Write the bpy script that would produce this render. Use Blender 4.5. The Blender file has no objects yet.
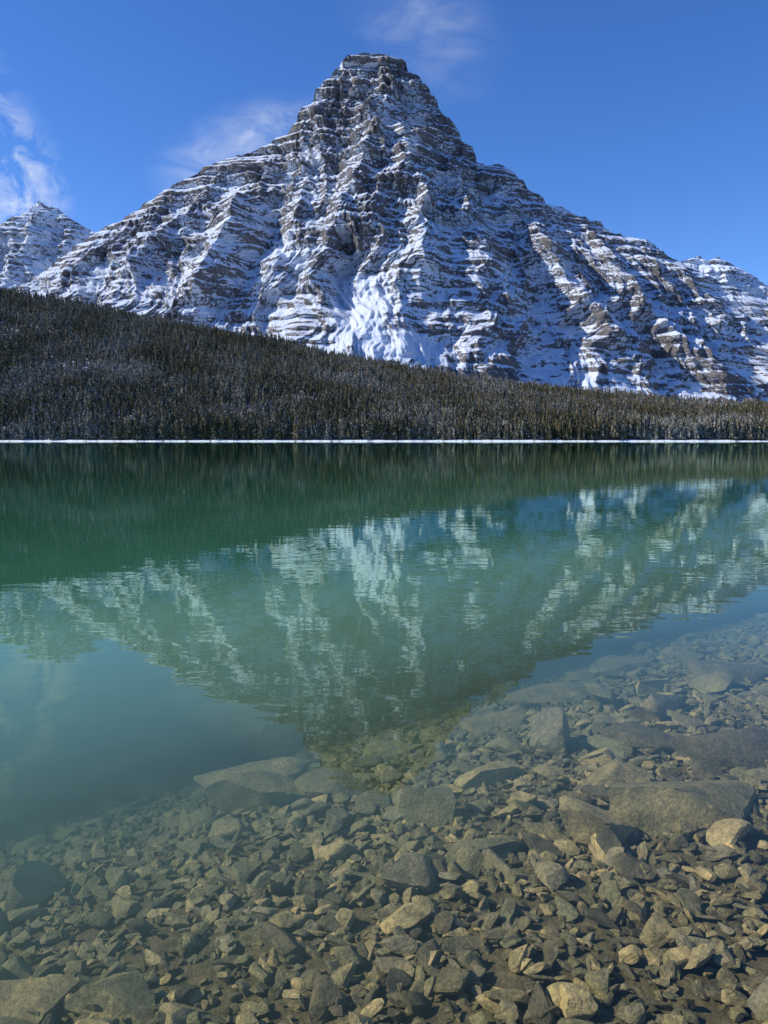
import bpy, math, numpy as np
from mathutils import Vector
rng=np.random.default_rng(7)
scene=bpy.context.scene
scene.view_settings.view_transform='Standard'; scene.view_settings.look='None'; scene.view_settings.exposure=0

# ---------------- noise ----------------
def _tab(seed):
    r=np.random.default_rng(seed); p=r.permutation(512); a=r.random(512)*2*np.pi
    return p,np.cos(a),np.sin(a)
def perlin(x,y,seed=0):
    p,gc,gs=_tab(seed)
    xi=np.floor(x).astype(np.int64); yi=np.floor(y).astype(np.int64)
    xf=x-xi; yf=y-yi
    u=xf*xf*xf*(xf*(xf*6-15)+10); v=yf*yf*yf*(yf*(yf*6-15)+10)
    def g(ix,iy,dx,dy):
        h=p[(p[ix&511]+iy)&511]; return gc[h]*dx+gs[h]*dy
    a=g(xi,yi,xf,yf); b=g(xi+1,yi,xf-1,yf); c=g(xi,yi+1,xf,yf-1); d=g(xi+1,yi+1,xf-1,yf-1)
    return (a+(b-a)*u+(c-a)*v+(a-b-c+d)*u*v)*1.5
def fbm(x,y,o=4,seed=0,g=.5):
    s=0;a=1;n=0
    for i in range(o):
        s=s+a*perlin(x*2**i+i*17.3,y*2**i-i*9.1,seed+i); n+=a; a*=g
    return s/n
def ridged(x,y,o=3,seed=0,g=.5):
    s=0;a=1;n=0
    for i in range(o):
        s=s+a*(1-np.abs(perlin(x*2**i+i*7.3,y*2**i+i*3.1,seed+i))*1.6); n+=a;a*=g
    return s/n
def sstep(a,b,x):
    t=np.clip((x-a)/(b-a),0,1); return t*t*(3-2*t)

def grid_mesh(name,V,nr,nc,mat,attrs=None,smooth=True):
    me=bpy.data.meshes.new(name)
    idx=np.arange(nr*nc).reshape(nr,nc)
    F=np.stack([idx[:-1,:-1],idx[:-1,1:],idx[1:,1:],idx[1:,:-1]],-1).reshape(-1,4)
    me.vertices.add(nr*nc); me.vertices.foreach_set('co',V.astype(np.float32).ravel())
    me.loops.add(F.size); me.loops.foreach_set('vertex_index',F.astype(np.int32).ravel())
    me.polygons.add(len(F)); me.polygons.foreach_set('loop_start',(np.arange(len(F))*4).astype(np.int32))
    if attrs:
        for k,a in attrs.items():
            at=me.attributes.new(k,'FLOAT','POINT'); at.data.foreach_set('value',a.astype(np.float32).ravel())
    me.update(calc_edges=True)
    me.polygons.foreach_set('use_smooth',np.full(len(F),smooth)); me.materials.append(mat)
    ob=bpy.data.objects.new(name,me); scene.collection.objects.link(ob); return ob

# ---------------- material helper ----------------
class M:
    def __init__(s,name):
        s.m=bpy.data.materials.new(name); s.m.use_nodes=True; s.t=s.m.node_tree; s.t.nodes.clear()
        s.out=s.n('ShaderNodeOutputMaterial')
    def n(s,typ,**k):
        nd=s.t.nodes.new(typ)
        for a,b in k.items(): setattr(nd,a,b)
        return nd
    def l(s,a,b): s.t.links.new(a,b)
    def setin(s,sock,v):
        if isinstance(v,bpy.types.NodeSocket): s.l(v,sock)
        else: sock.default_value=v
    def math(s,op,a,b=0,c=0,clamp=False):
        nd=s.n('ShaderNodeMath',operation=op,use_clamp=clamp)
        s.setin(nd.inputs[0],a); s.setin(nd.inputs[1],b)
        if op in('MULTIPLY_ADD',): s.setin(nd.inputs[2],c)
        return nd.outputs[0]
    def noise(s,vec,scale,detail=4,rough=.55,dist=0):
        nd=s.n('ShaderNodeTexNoise'); s.l(vec,nd.inputs['Vector']); nd.inputs['Scale'].default_value=scale
        nd.inputs['Detail'].default_value=detail; nd.inputs['Roughness'].default_value=rough; nd.inputs['Distortion'].default_value=dist
        return nd.outputs['Fac']
    def mapr(s,v,a,b,c=0,d=1,smooth=False):
        nd=s.n('ShaderNodeMapRange'); nd.interpolation_type='SMOOTHSTEP' if smooth else 'LINEAR'
        s.l(v,nd.inputs[0])
        for i,x in zip((1,2,3,4),(a,b,c,d)): s.setin(nd.inputs[i],x)
        return nd.outputs[0]
    def mixc(s,f,a,b,mode='MIX'):
        nd=s.n('ShaderNodeMix',data_type='RGBA',blend_type=mode)
        s.setin(nd.inputs[0],f); s.setin(nd.inputs[6],a); s.setin(nd.inputs[7],b); return nd.outputs[2]
    def ramp(s,v,stops):
        nd=s.n('ShaderNodeValToRGB'); s.l(v,nd.inputs[0]); e=nd.color_ramp.elements
        while len(e)<len(stops): e.new(.5)
        for el,(p,c) in zip(e,stops): el.position=p; el.color=(*c,1) if len(c)==3 else c
        return nd.outputs[0]
    def mapping(s,vec,scale=(1,1,1),rot=(0,0,0)):
        nd=s.n('ShaderNodeMapping'); s.l(vec,nd.inputs[0]); nd.inputs['Scale'].default_value=scale; nd.inputs['Rotation'].default_value=rot
        return nd.outputs[0]
    def bump(s,h,dist,strength=1,normal=None):
        nd=s.n('ShaderNodeBump'); s.l(h,nd.inputs['Height']); nd.inputs['Distance'].default_value=dist; nd.inputs['Strength'].default_value=strength
        if normal is not None: s.l(normal,nd.inputs['Normal'])
        return nd.outputs[0]
    def pos(s): return s.n('ShaderNodeNewGeometry').outputs['Position']
    def bsdf(s,col,rough=.8,normal=None,spec=.3):
        nd=s.n('ShaderNodeBsdfPrincipled'); s.setin(nd.inputs['Base Color'],col); s.setin(nd.inputs['Roughness'],rough)
        nd.inputs['Specular IOR Level'].default_value=spec
        if normal is not None: s.l(normal,nd.inputs['Normal'])
        s.l(nd.outputs[0],s.out.inputs[0]); return nd

# ---------------- camera ----------------
CH=1.6; F=800.; P=math.radians(5.14)
cam=bpy.data.cameras.new('camera'); co=bpy.data.objects.new('camera',cam); scene.collection.objects.link(co)
co.location=(0,0,CH); co.rotation_euler=(math.pi/2-P,0,0)
cam.sensor_fit='VERTICAL'; cam.sensor_height=36; cam.sensor_width=27; cam.lens=F/1024*36
cam.clip_start=.05; cam.clip_end=30000
scene.camera=co

# ---------------- sun and sky ----------------
SD=Vector((-0.79,-0.03,0.59)).normalized()
sl=bpy.data.lights.new('sun','SUN'); sl.energy=4.8; sl.angle=math.radians(.5); sl.color=(1,.95,.86)
so=bpy.data.objects.new('sun',sl); scene.collection.objects.link(so); so.rotation_euler=SD.to_track_quat('Z','Y').to_euler()
w=bpy.data.worlds.new('World'); scene.world=w; w.use_nodes=True
W=M.__new__(M); W.t=w.node_tree; W.t.nodes.clear()
wout=W.n('ShaderNodeOutputWorld'); bg=W.n('ShaderNodeBackground'); W.l(bg.outputs[0],wout.inputs[0])
sky=W.n('ShaderNodeTexSky',sky_type='NISHITA'); sky.sun_disc=False
sky.sun_elevation=math.asin(SD.z); sky.sun_rotation=math.atan2(SD.x,SD.y); sky.altitude=1800; sky.air_density=1.0; sky.dust_density=.2; sky.ozone_density=2.5
hs=W.n('ShaderNodeHueSaturation'); hs.inputs['Saturation'].default_value=1.2; W.l(sky.outputs[0],hs.inputs['Color'])
tint=W.mixc(1.0,hs.outputs[0],(.86,.98,1.32,1),'MULTIPLY')
dirv=W.n('ShaderNodeTexCoord').outputs['Generated']
def blob(c,axis_ang,lx,ly):
    c=Vector(c).normalized()
    sub=W.n('ShaderNodeVectorMath',operation='SUBTRACT'); W.l(dirv,sub.inputs[0]); sub.inputs[1].default_value=c
    mp=W.n('ShaderNodeVectorRotate',rotation_type='Y_AXIS'); W.l(sub.outputs[0],mp.inputs[0]); mp.inputs['Angle'].default_value=axis_ang
    sc=W.n('ShaderNodeVectorMath',operation='MULTIPLY'); W.l(mp.outputs[0],sc.inputs[0]); sc.inputs[1].default_value=(1/lx,0.8,1/ly)
    ln=W.n('ShaderNodeVectorMath',operation='LENGTH'); W.l(sc.outputs[0],ln.inputs[0])
    return W.mapr(ln.outputs['Value'],1,0.1,0,1,True)
wm=W.mapping(dirv,(5,5,13),(0,.45,0))
wn=W.mapr(W.noise(wm,2.2,7,.58,.8),.42,.80,0,1)
wn2=W.mapr(W.noise(dirv,26,6,.62,.4),.45,.68,0,1)
b1=W.math('MULTIPLY',blob((-0.165,1,.345),.35,.13,.055),.75)
b2=W.math('MULTIPLY',blob((.04,1,.50),-.6,.13,.07),.25)
thin=W.math('MULTIPLY',W.math('ADD',b1,b2),W.math('ADD',wn,.15))
b3=W.math('MULTIPLY',blob((-.465,1,.340),-1.2,.21,.065),.75)
thick=W.math('MULTIPLY',b3,wn2)
cf=W.math('ADD',thin,thick,clamp=True)
cl=W.mixc(cf,tint,(6.2,6.6,7.4,1))
W.l(cl,bg.inputs[0]); bg.inputs[1].default_value=.14

# ---------------- mountains ----------------
def mountain_mat(name,snowcol):
    m=M(name); p=m.pos()
    at=m.n('ShaderNodeAttribute',attribute_name='snow').outputs['Fac']
    fine=m.noise(p,.11,5,.75); fine2=m.noise(m.mapping(p,(.22,.22,2.2)),.07,4,.7)
    a=m.math('ADD',at,m.math('MULTIPLY',m.math('SUBTRACT',fine,.5),1.4))
    a=m.math('ADD',a,m.math('MULTIPLY',m.math('SUBTRACT',fine2,.5),1.9))
    mask=m.mapr(a,.40,.66,0,1,True)
    rk=m.ramp(m.noise(m.mapping(p,(.12,.12,1.8)),.03,5,.7),[(.3,(.058,.052,.054)),(.55,(.135,.118,.105)),(.75,(.23,.185,.15))])
    dust=m.mapr(fine,.38,.75,0,.48)
    rk=m.mixc(dust,rk,(.42,.44,.50,1))
    col=m.mixc(mask,rk,snowcol)
    bm=m.bump(m.noise(p,.06,7,.74),12,1)
    m.bsdf(col,.85,bm,.1)
    return m.m
def vhill(pts,Y):
    P_=[]
    for u,v in pts:
        mm=(512-v)/F; yy=math.cos(P)+math.sin(P)*mm; zz=-math.sin(P)+math.cos(P)*mm
        P_.append((Y*(u-384)/F/yy, CH+Y*zz/yy))
    return np.array(P_)
def Gz(z,k=1.0):
    return k*(1.25*np.minimum(z,380)+1.0*np.clip(z-380,0,620)+.66*np.clip(z-1000,0,330)+.5*np.clip(z-1330,0,9999))
def build_mountain(name,pts,Y,xs,nr,mat,seed,amp=1.,ribs=(),snow_bias=0.,zb=-20):
    pr=vhill(pts,Y)
    H=np.interp(xs,pr[:,0],pr[:,1]); nc=len(xs)
    H=H+13*fbm(xs/38,xs*0+.3,4,seed+50,.6)*(1-.6*sstep(1200,1400,H))
    Hs=np.interp(xs,pr[:,0],pr[:,1]); 
    kx=max(3,int(110/((xs[-1]-xs[0])/nc))); ker=np.hanning(kx*2+1); ker/=ker.sum(); Hs=np.convolve(np.pad(Hs,kx,mode='edge'),ker,'valid')
    t=np.linspace(0,1,nr)[:,None]
    X=np.broadcast_to(xs[None,:],(nr,nc)); Z=zb+t*(H[None,:]-zb)
    d=np.maximum(H[None,:]-Z,0)
    Hp=H.max(); 
    base=Y-(Gz(np.maximum(Hs,Z))-Gz(Z))
    wp=fbm(X/500,Z/400,3,seed+1); wp2=fbm(X/150,Z/150,3,seed+3)
    sp=pr[np.argmax(pr[:,1]),0]
    q=sp+(X-sp)*(1-.30*np.clip((Hp-Z)/Hp,0,1))+120*wp+34*wp2
    fade=np.clip(d/240,0,1)**.8*amp
    R1=ridged(q/330,Z/1300,2,seed+2)-.6
    R2=ridged(q/115+.4*wp,Z/380,4,seed+6,.58)-.6
    R3=fbm(q/36,Z/80,4,seed+9,.65)
    sg1=np.sign(X-sp)
    R4=ridged((q-sg1*Z*.6)/150,(Z+sg1*q*.4)/330,3,seed+33,.55)-.6
    rel=145*R1*fade+98*R2*np.clip(d/120,.15,1)+56*R4*fade+20*R3*np.clip(d/50,.3,1)
    low=sstep(60,300,Z)
    rel=rel*(.6+.4*low)
    for (pl,A,wd) in ribs:
        rp=vhill(pl,Y-500); rp=rp[np.argsort(rp[:,1])]
        cx=np.interp(Z,rp[:,1],rp[:,0]); zt=rp[-1,1]; z0=rp[0,1]
        cx=cx+30*fbm(X/200+5,Z/150,2,seed+30)
        env=sstep(zt+60,zt-120,Z)*sstep(z0-160,z0+120,Z)
        rel=rel+A*env*np.clip(1-np.abs(X-cx)/wd,0,1)**1.2
    zz=Z+18*fbm(X/700,Z/400,3,seed+12)+.035*X+5*fbm(X/110,Z/110,3,seed+14)
    def fr_(Pd,ph):
        p=zz/Pd+ph; fl=np.floor(p); return p,fl,p-fl
    def stair(Pd,a,b,ph):
        p,fl,f=fr_(Pd,ph)
        return (fl+sstep(a,b,f)-p)*Pd
    def ledge(Pd,a,b,ph):
        f=fr_(Pd,ph)[2]; return sstep(a-.1,a+.1,f)*sstep(b+.04,b-.12,f)-.35
    bm=np.clip(.62+1.2*fbm(X/260,Z/140,3,seed+15),.12,1.)
    bm2=np.clip(.60+1.4*fbm(X/150,Z/90,3,seed+16),.08,1.)
    up=.5+.5*sstep(600,1050,Z)
    bm=np.maximum(bm,.9*sstep(950,1150,Z)); bm2=np.maximum(bm2,.85*sstep(950,1150,Z))
    st=(stair(118,.5,1.,.2)*.60*bm+stair(46,.5,1,.6)*1.0*bm2+stair(23,.4,1,.1)*.85*bm)*up*(.3+.7*low)
    Yv=base-rel+st
    V=np.stack([X,Yv,Z],-1)
    du=np.gradient(V,axis=1); dv=np.gradient(V,axis=0)
    N=np.cross(du,dv); N/=np.linalg.norm(N,axis=-1,keepdims=True)+1e-9
    nz=np.abs(N[...,2])
    gul=-(R2+ .4*R1+.5*R4)
    lg=(.40*bm2*ledge(46,.62,1.,.6)+.28*bm*ledge(118,.62,1,.2)+.22*bm*ledge(23,.5,1,.1))*(.6+.4*sstep(650,1100,Z))
    snow=.60+.80*(nz-.58)+lg+.45*gul+.26*fbm(X/120,Z/120,4,seed+20)-.08*sstep(900,1400,Z)+snow_bias
    sf=vhill([(362,308),(400,354),(590,372)],Y-900)
    for (cx,cz),(wx,wz),a_ in zip(sf,[(80,120),(150,50),(80,40)],[1.0,1.2,.5]):
        if snow_bias==0: snow+=a_*np.exp(-((X-cx)/wx)**2-((Z-cz)/wz)**2)
    snow-=.75*np.clip(fbm(X/50,Z/22,4,seed+22)*2.2+.15,0,1)*sstep(480,180,Z)
    nb=24; tb=np.linspace(0.04,1,nb)[:,None]
    Zb=H[None,:]*(1-tb)+zb*tb; Yb=Yv[-1][None,:]+tb*(H[None,:]+200)*1.1+30*fbm(X[:nb]/150,tb*8+X[:nb]*0,3,seed+25)*tb
    V2=np.stack([np.broadcast_to(xs,(nb,nc)),Yb,Zb],-1)
    V=np.concatenate([V,V2],0); snow=np.concatenate([snow,np.full((nb,nc),.7)],0)
    return grid_mesh(name,V,nr+nb,nc,mat,{'snow':snow})
sil=[(-420,420),(-200,380),(-60,330),(0,296),(35,278),(50,268),(75,248),(100,232),(130,216),(160,198),(172,187),(200,176),(215,166),(238,156),(252,155),(268,148),(285,138),(298,124),(302,110),(312,107),(316,94),(328,85),(333,75),(341,67),(350,60),(362,57),(386,58),(394,64),(405,67),(409,75),(420,80),(426,91),(437,104),(442,117),(456,129),(463,145),(472,152),(476,164),(490,166),(505,167),(514,176),(525,190),(538,195),(548,206),(562,209),(578,219),(600,224),(612,235),(625,236),(650,245),(668,257),(690,267),(705,277),(725,284),(745,292),(768,302),(840,320),(950,355),(1150,415)]
ribs=[([(232,165),(228,215),(205,310)],200,150),([(300,150),(295,230),(270,300)],120,110),([(375,90),(345,200),(330,260)],70,90),
      ([(400,80),(425,200),(415,310)],110,120),([(455,140),(480,230),(500,330)],140,130),([(540,200),(570,290),(610,350)],110,110),([(610,230),(650,310),(690,370)],100,110),([(160,200),(130,260)],120,110),
      ([(350,230),(352,330)],-170,150)]
mm=mountain_mat('snowy_limestone',(.76,.83,.95,1))
xs=np.concatenate([np.linspace(-3400,-1800,120,endpoint=False),np.linspace(-1800,1850,1200,endpoint=False),np.linspace(1850,3300,110)])
build_mountain('mountain',sil,3500.,xs,640,mm,11,1.,ribs)
silL=[(-420,330),(-260,262),(-160,240),(-60,250),(-25,240),(0,226),(12,220),(22,217),(33,208),(42,203),(50,208),(60,210),(72,220),(92,231),(110,243),(140,270),(200,330)]
build_mountain('snowy_peak',silL,6200.,np.linspace(-6000,-1300,500),260,mm,71,1.6,(),.26)
silR=[(560,330),(620,290),(668,264),(685,261),(697,257),(706,262),(716,258),(727,264),(738,268),(752,278),(768,287),(800,296),(860,285),(950,310),(1050,370)]
build_mountain('snowy_peak',silR,6200.,np.linspace(1300,5200,500),220,mm,91,1.6,(),.45)

# ---------------- far shore terrain ----------------
YS=900.
def hill_h(x,y):
    cr=np.interp(x/1700*F+384,[-400,-150,0,100,200,300,400,500,600,700,768,900,1300],[250,268,298,315,335,354,375,391,403,412,416,420,422])
    Hc=1700*(440-cr)/F
    t=np.clip((y-YS-12)/(1700-YS-12),0,1.0)
    h=Hc*(1-(1-t)**1.25)
    h=h+ (6*fbm(x/160,y/160,3,201)+2.0)*np.clip((y-YS)/80,0,1)
    h=h-np.clip((y-1720)/400,0,1)*Hc*.5
    bank=1.6*sstep(YS-2+5*fbm(x/40,x*0,2,205),YS+9,y)*(1+.9*fbm(x/18,x*0+4,3,207))
    return np.where(y<YS-3,-1.5,h+bank+(-.4)*(y<YS))
m=M('snowy_ground'); p=m.pos()
sep=m.n('ShaderNodeSeparateXYZ'); m.l(p,sep.inputs[0])
nb_=m.mapr(m.noise(p,.12,5,.6),.42,.58)
inn=m.mapr(sep.outputs['Y'],909,921)
gc=m.mixc(nb_,(.10,.08,.058,1),(.50,.52,.56,1))
sb=m.mapr(m.noise(p,.16,5,.7),.55,.61)
col=m.mixc(inn,m.mixc(sb,(.86,.88,.92,1),(.12,.10,.08,1)),gc)
m.bsdf(col,.9,m.bump(m.noise(p,.8,4),.4),.1)
ys=np.concatenate([[YS-60,YS-4],np.linspace(YS-3,YS+15,20),np.linspace(YS+22,2300,130),np.linspace(2350,3300,12)])
xg=np.linspace(-3400,3300,560)
XX,YY=np.meshgrid(xg,ys); ZZ=hill_h(XX,YY); ZZ[0]=-12
grid_mesh('forest_hillside',np.stack([XX,YY,ZZ],-1),len(ys),len(xg),m.m)

# ---------------- trees ----------------
def scatter(name,verts,rot,scl,idx,coll):
    me=bpy.data.meshes.new(name); n=len(verts); me.vertices.add(n); me.vertices.foreach_set('co',np.asarray(verts,np.float32).ravel())
    for k,a in(('rot',rot),('scl',scl)):
        at=me.attributes.new(k,'FLOAT_VECTOR','POINT'); at.data.foreach_set('vector',np.asarray(a,np.float32).ravel())
    at=me.attributes.new('idx','INT','POINT'); at.data.foreach_set('value',np.asarray(idx,np.int32))
    ob=bpy.data.objects.new(name,me); scene.collection.objects.link(ob)
    ng=bpy.data.node_groups.new(name+'_nodes','GeometryNodeTree')
    ng.interface.new_socket('Geometry',in_out='INPUT',socket_type='NodeSocketGeometry')
    ng.interface.new_socket('Geometry',in_out='OUTPUT',socket_type='NodeSocketGeometry')
    gi=ng.nodes.new('NodeGroupInput'); go=ng.nodes.new('NodeGroupOutput'); ci=ng.nodes.new('GeometryNodeCollectionInfo')
    ci.inputs['Collection'].default_value=coll; ci.inputs['Separate Children'].default_value=True; ci.inputs['Reset Children'].default_value=True
    ip=ng.nodes.new('GeometryNodeInstanceOnPoints'); ip.inputs['Pick Instance'].default_value=True
    def na(nm,t):
        a=ng.nodes.new('GeometryNodeInputNamedAttribute'); a.data_type=t; a.inputs['Name'].default_value=nm; return a.outputs['Attribute']
    L=ng.links.new
    L(gi.outputs[0],ip.inputs['Points']); L(ci.outputs[0],ip.inputs['Instance']); L(na('idx','INT'),ip.inputs['Instance Index'])
    L(na('rot','FLOAT_VECTOR'),ip.inputs['Rotation']); L(na('scl','FLOAT_VECTOR'),ip.inputs['Scale']); L(ip.outputs[0],go.inputs[0])
    md=ob.modifiers.new('scatter','NODES'); md.node_group=ng
    return ob
m=M('conifer_needles'); p=m.pos(); oi=m.n('ShaderNodeObjectInfo').outputs['Random']
g=m.ramp(oi,[(0,(.034,.040,.018)),(.4,(.075,.072,.030)),(.7,(.13,.105,.046)),(1,(.20,.15,.065))])
patch=m.mapr(m.noise(p,.008,3,.6),.35,.65,-.05,.05)
sn=m.mapr(m.math('ADD',m.noise(p,.40,4,.78),patch),.50,.63,0,.72)
g=m.mixc(sn,g,(.66,.65,.62,1))
m.bsdf(g,.9,None,.1); needle=m.m
m=M('conifer_bark'); m.bsdf((.06,.045,.035,1),.9); bark=m.m
tc=bpy.data.collections.new('conifer_variants')
NT=5
for k in range(NT):
    vs=[];fs=[];mi=[]
    r=np.random.default_rng(40+k); R=[.13,.16,.11,.15,.10][k]; nt=[12,11,13,10,9][k]; h0=[.06,.1,.08,.14,.25][k]
    for i in range(5):
        a=i*2*math.pi/5; vs.append((.012*math.cos(a),.012*math.sin(a),0)); 
    vs.append((0,0,.95))
    for i in range(5): fs.append((i,(i+1)%5,5)); mi.append(1)
    for j in range(nt):
        f=j/(nt-1); zl=h0+(1-h0)*f*.93; rr=R*(1-f)**.75*r.uniform(.75,1.15)+.012; zt=zl+ (1-h0)/nt*1.9
        c=len(vs); ox,oy=r.normal(0,.008,2); vs.append((ox,oy,min(zt,1.0)))
        ns=14; a0=r.uniform(0,6)
        for i in range(ns):
            a=a0+i*2*math.pi/ns+r.normal(0,.1); q=rr*(r.uniform(.8,1.25) if i%2 else r.uniform(.25,.5))
            vs.append((ox+q*math.cos(a),oy+q*math.sin(a),zl-(.02 if i%2 else -.02)+r.normal(0,.008)))
        for i in range(ns): fs.append((c,c+1+i,c+1+(i+1)%ns)); mi.append(0)
    me=bpy.data.meshes.new('conifer_%d'%k); me.from_pydata(vs,[],fs); me.materials.append(needle); me.materials.append(bark)
    me.polygons.foreach_set('material_index',mi); me.update()
    tc.objects.link(bpy.data.objects.new('conifer_%d'%k,me))
N=66000
ty=YS+11+(1000)*rng.random(N)**1.15; hw=ty*.62+150
tx=(rng.random(N)*2-1)*hw
n2=2000; ty=np.concatenate([ty,YS+6+rng.random(n2)*16]); tx=np.concatenate([tx,(rng.random(n2)*2-1)*750])
den=fbm(tx/90,ty/90,3,300)+.25*rng.normal(size=len(tx))*.5; keep=(den>-.33)|(ty<YS+25); tx=tx[keep];ty=ty[keep]
tz=hill_h(tx,ty)-.3; n=len(tx)
hgt=rng.normal(15.5,4.5,n).clip(5,28)*(1+.4*fbm(tx/140,ty/140,2,310)); hgt=np.where(ty<YS+40,hgt*1.12,hgt)
wd=hgt*rng.uniform(.8,1.25,n)
rot=np.stack([rng.normal(0,.03,n),rng.normal(0,.03,n),rng.random(n)*6.28],-1)
scatter('conifer_forest',np.stack([tx,ty,tz],-1),rot,np.stack([wd,wd,hgt],-1),rng.integers(0,NT,n),tc)

# ---------------- lake bed ----------------
def sval(x,y): return -.65*x+.76*y
def bed_z(x,y):
    s=sval(x,y)
    z=np.interp(s,[-300,-30,-6,-.5,.5,.9,2.3,3.4,4.3,6,10,40],[20,8,1.6,.22,-.02,-.08,-.26,-.46,-.68,-1.3,-3.2,-12])
    return z+.04*fbm(x/1.1,y/1.1,3,400)+.5*fbm(x/25,y/25,2,405)*np.clip((np.abs(s)-6)/20,0,1)
def sg(n,a,b,k=7.):
    t=np.linspace(-1,1,n); c=(a+b)/2; return c+(b-a)/2*np.sinh(k*t)/np.sinh(k)
m=M('lakebed_gravel'); p=m.pos()
c=m.ramp(m.noise(p,14,6,.7),[(.3,(.06,.050,.024)),(.55,(.15,.122,.06)),(.75,(.26,.21,.11))])
m.bsdf(c,.8,m.bump(m.noise(p,22,6,.7),.03),.2)
xb=sg(320,-1400,1400,6.); yb=np.concatenate([-np.geomspace(600,2,40),np.linspace(-1.8,12,160),np.geomspace(12.3,YS+10,70)])
XX,YY=np.meshgrid(xb,yb); grid_mesh('lake_bed',np.stack([XX,YY,bed_z(XX,YY)],-1),len(yb),len(xb),m.m)

# ---------------- stones ----------------
m=M('wet_stone'); tco=m.n('ShaderNodeTexCoord').outputs['Object']; p=m.pos(); oi=m.n('ShaderNodeObjectInfo').outputs['Random']
base=m.ramp(oi,[(0,(.12,.104,.066)),(.2,(.21,.168,.086)),(.4,(.25,.225,.12)),(.6,(.36,.28,.13)),(.72,(.29,.25,.165)),(.87,(.48,.37,.17)),(1,(.60,.45,.22))])
mo=m.noise(p,9,7,.70); base=m.mixc(1.,base,m.ramp(mo,[(.3,(.38,.40,.35)),(.5,(.92,.93,.88)),(.70,(1.5,1.40,1.2))]),'MULTIPLY')
sp=m.mapr(m.noise(p,60,4,.7),.35,.7,.65,1.3); base=m.mixc(1.,base,sp,'MULTIPLY')
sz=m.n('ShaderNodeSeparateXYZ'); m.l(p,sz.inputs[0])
depth_haze=m.mapr(sz.outputs['Z'],-.18,-.85,0,.6)  # underwater haze painted into the stone colour, greener with depth
base=m.mixc(depth_haze,base,(.32,.37,.17,1))
h=m.math('ADD',m.noise(p,16,8,.72),m.math('MULTIPLY',m.noise(m.mapping(tco,(1,1,5)),2.2,4,.6),.6))
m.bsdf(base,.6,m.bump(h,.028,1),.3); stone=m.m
import bmesh
def stone_mesh(name,seed,sub,planes,flat=(1,.75,.5),lo=.32):
    bm=bmesh.new(); bmesh.ops.create_icosphere(bm,subdivisions=sub,radius=1)
    r=np.random.default_rng(seed); V=np.array([v.co[:] for v in bm.verts])
    for i in range(planes):
        n=r.normal(size=3); n/=np.linalg.norm(n); dd=r.uniform(lo,.74)
        ex=np.clip(V@n-dd,0,None); V=V-ex[:,None]*n
    V=V*np.array(flat)
    nn=V/np.linalg.norm(V,axis=1,keepdims=True)
    sz_=min(1,max(flat))
    V=V+nn*(.03*sz_*fbm(V[:,0]/sz_*3+seed,V[:,1]/sz_*3+V[:,2]/sz_*2,3,seed%97))[:,None]
    for v,c in zip(bm.verts,V): v.co=c; 
    for f in bm.faces: f.smooth=True
    me=bpy.data.meshes.new(name); bm.to_mesh(me); bm.free(); me.materials.append(stone)
    try: me.set_sharp_from_angle(angle=math.radians(22))
    except Exception as e: print(e)
    return me
sc=bpy.data.collections.new('stone_variants'); NS=20
for k in range(NS):
    r=np.random.default_rng(k+500); me=stone_mesh('stone_%02d'%k,600+k,3,9,(1.1,r.uniform(.55,.9),r.uniform(.24,.52)))
    sc.objects.link(bpy.data.objects.new('stone_%02d'%k,me))
pts=[];rts=[];scs=[]
def layer(dens,rmin,rmax,lift,tilt,pw=1.5,smin=-1.5):
    n=int(dens*13*10.5); x=rng.random(n)*13-5; y=rng.random(n)*10.5+.6
    s=sval(x,y); k=(s<6.6)&(s>smin)&(y>.9)
    x=x[k];y=y[k];n=len(x); r=rmin+(rmax-rmin)*rng.random(n)**pw
    pts.append(np.stack([x,y,bed_z(x,y)+r*lift],-1)); rts.append(np.stack([rng.normal(0,tilt,n),rng.normal(0,tilt,n),rng.random(n)*6.28],-1))
    scs.append(r[:,None]*rng.uniform(.85,1.15,(n,3)))
layer(380,.020,.045,.35,.5)
layer(120,.04,.075,.45,.35)
layer(13,.07,.125,.35,.2)
layer(1.8,.13,.24,.3,.08,1.5,2.0)
pts=np.concatenate(pts);rts=np.concatenate(rts);scs=np.concatenate(scs)
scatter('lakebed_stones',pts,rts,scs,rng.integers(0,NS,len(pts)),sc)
B=[(1.42,3.62,.44,.30,.24,.10,.03),(2.10,4.35,.46,.28,.16,-.3,.1),(.98,3.48,.27,.18,.11,.2,.2),(-.82,5.05,.46,.19,.15,.45,.12),(-.62,4.55,.42,.15,.13,.25,.10),
(.21,4.0,.26,.19,.13,-.2,.1),(2.85,6.45,.46,.24,.14,.1,0),(1.95,5.55,.27,.18,.14,.5,.1),(1.06,4.98,.20,.17,.19,1.2,.2),(-1.62,3.5,.16,.12,.13,.9,.1),
(-1.18,2.55,.19,.14,.08,.2,.1),(-.88,2.5,.17,.12,.07,-.3,.1),(.55,2.3,.065,.05,.04,.3,.1),(.45,3.43,.19,.12,.07,.4,.15),(.85,5.9,.42,.19,.12,.35,0),(1.6,4.8,.26,.15,.12,-.4,.1),
(.1,3.2,.18,.13,.07,.6,.1),(1.9,3.1,.2,.14,.1,.2,.1),(3.3,5.4,.40,.26,.15,.3,.05),(2.4,7.6,.5,.28,.14,.3,0),(3.9,7.0,.5,.28,.16,-.2,0),(1.5,6.7,.45,.2,.12,.2,0),(1.25,4.15,.24,.13,.08,.3,.05),(.65,4.5,.25,.12,.08,.5,.05)]
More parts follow.
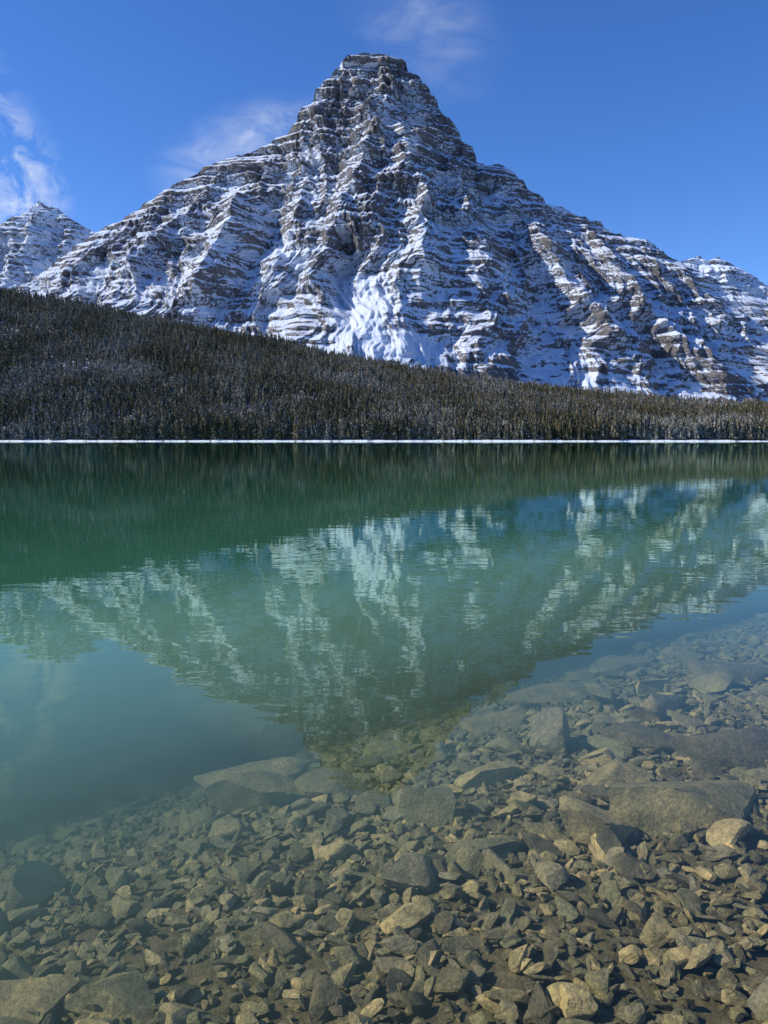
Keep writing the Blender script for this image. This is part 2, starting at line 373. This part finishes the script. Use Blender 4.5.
for i,(x,y,a,b,c,rz,ti) in enumerate(B):
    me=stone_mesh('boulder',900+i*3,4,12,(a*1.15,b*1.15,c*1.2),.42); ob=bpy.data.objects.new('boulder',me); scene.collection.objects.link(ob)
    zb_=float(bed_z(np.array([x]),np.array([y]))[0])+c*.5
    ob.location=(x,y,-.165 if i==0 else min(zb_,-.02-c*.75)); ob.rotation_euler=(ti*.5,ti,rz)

# ---------------- water ----------------
m=M('lake_water'); geo=m.n('ShaderNodeNewGeometry'); p=geo.outputs['Position']
dn=m.n('ShaderNodeVectorMath',operation='DOT_PRODUCT'); m.l(p,dn.inputs[0]); dn.inputs[1].default_value=(-.65,.76,0)
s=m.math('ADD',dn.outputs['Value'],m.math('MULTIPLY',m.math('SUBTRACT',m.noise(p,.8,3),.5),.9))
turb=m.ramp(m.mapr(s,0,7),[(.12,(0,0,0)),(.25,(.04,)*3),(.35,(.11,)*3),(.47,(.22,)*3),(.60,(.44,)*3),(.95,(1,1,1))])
n1=m.noise(m.mapping(p,(1.6,3.2,1),(0,0,.15)),1.0,2,.5)
n2_=m.noise(m.mapping(p,(.15,.40,1),(0,0,-.1)),1.0,3,.5)
n3=m.noise(m.mapping(p,(.02,.05,1)),1.0,2,.5)
bn=m.bump(n1,.0015); bn=m.bump(n2_,.0030,1,bn); bn=m.bump(n3,.004,1,bn)
ior=m.mapr(geo.outputs['Backfacing'],0,1,1.35,1/1.35)
fr=m.n('ShaderNodeFresnel'); m.l(ior,fr.inputs[0]); m.l(bn,fr.inputs['Normal'])
gl=m.n('ShaderNodeBsdfGlossy'); gl.inputs['Roughness'].default_value=0; gl.inputs['Color'].default_value=(.74,.94,.80,1); m.l(bn,gl.inputs['Normal'])
tr=m.n('ShaderNodeBsdfTransparent'); tr.inputs[0].default_value=(.98,.99,.92,1)
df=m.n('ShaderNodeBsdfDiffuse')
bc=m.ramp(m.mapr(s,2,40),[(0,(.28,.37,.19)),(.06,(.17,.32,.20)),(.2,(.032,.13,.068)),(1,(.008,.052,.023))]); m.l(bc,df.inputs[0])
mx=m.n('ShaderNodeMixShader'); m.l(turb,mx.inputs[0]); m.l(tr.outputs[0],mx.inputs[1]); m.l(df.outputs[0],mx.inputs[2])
mx2=m.n('ShaderNodeMixShader'); m.l(fr.outputs[0],mx2.inputs[0]); m.l(mx.outputs[0],mx2.inputs[1]); m.l(gl.outputs[0],mx2.inputs[2])
m.l(mx2.outputs[0],m.out.inputs[0])
grid_mesh('lake_water',np.array([[-3300,-300,0],[3300,-300,0],[-3300,YS+5,0],[3300,YS+5,0]],float),2,2,m.m)
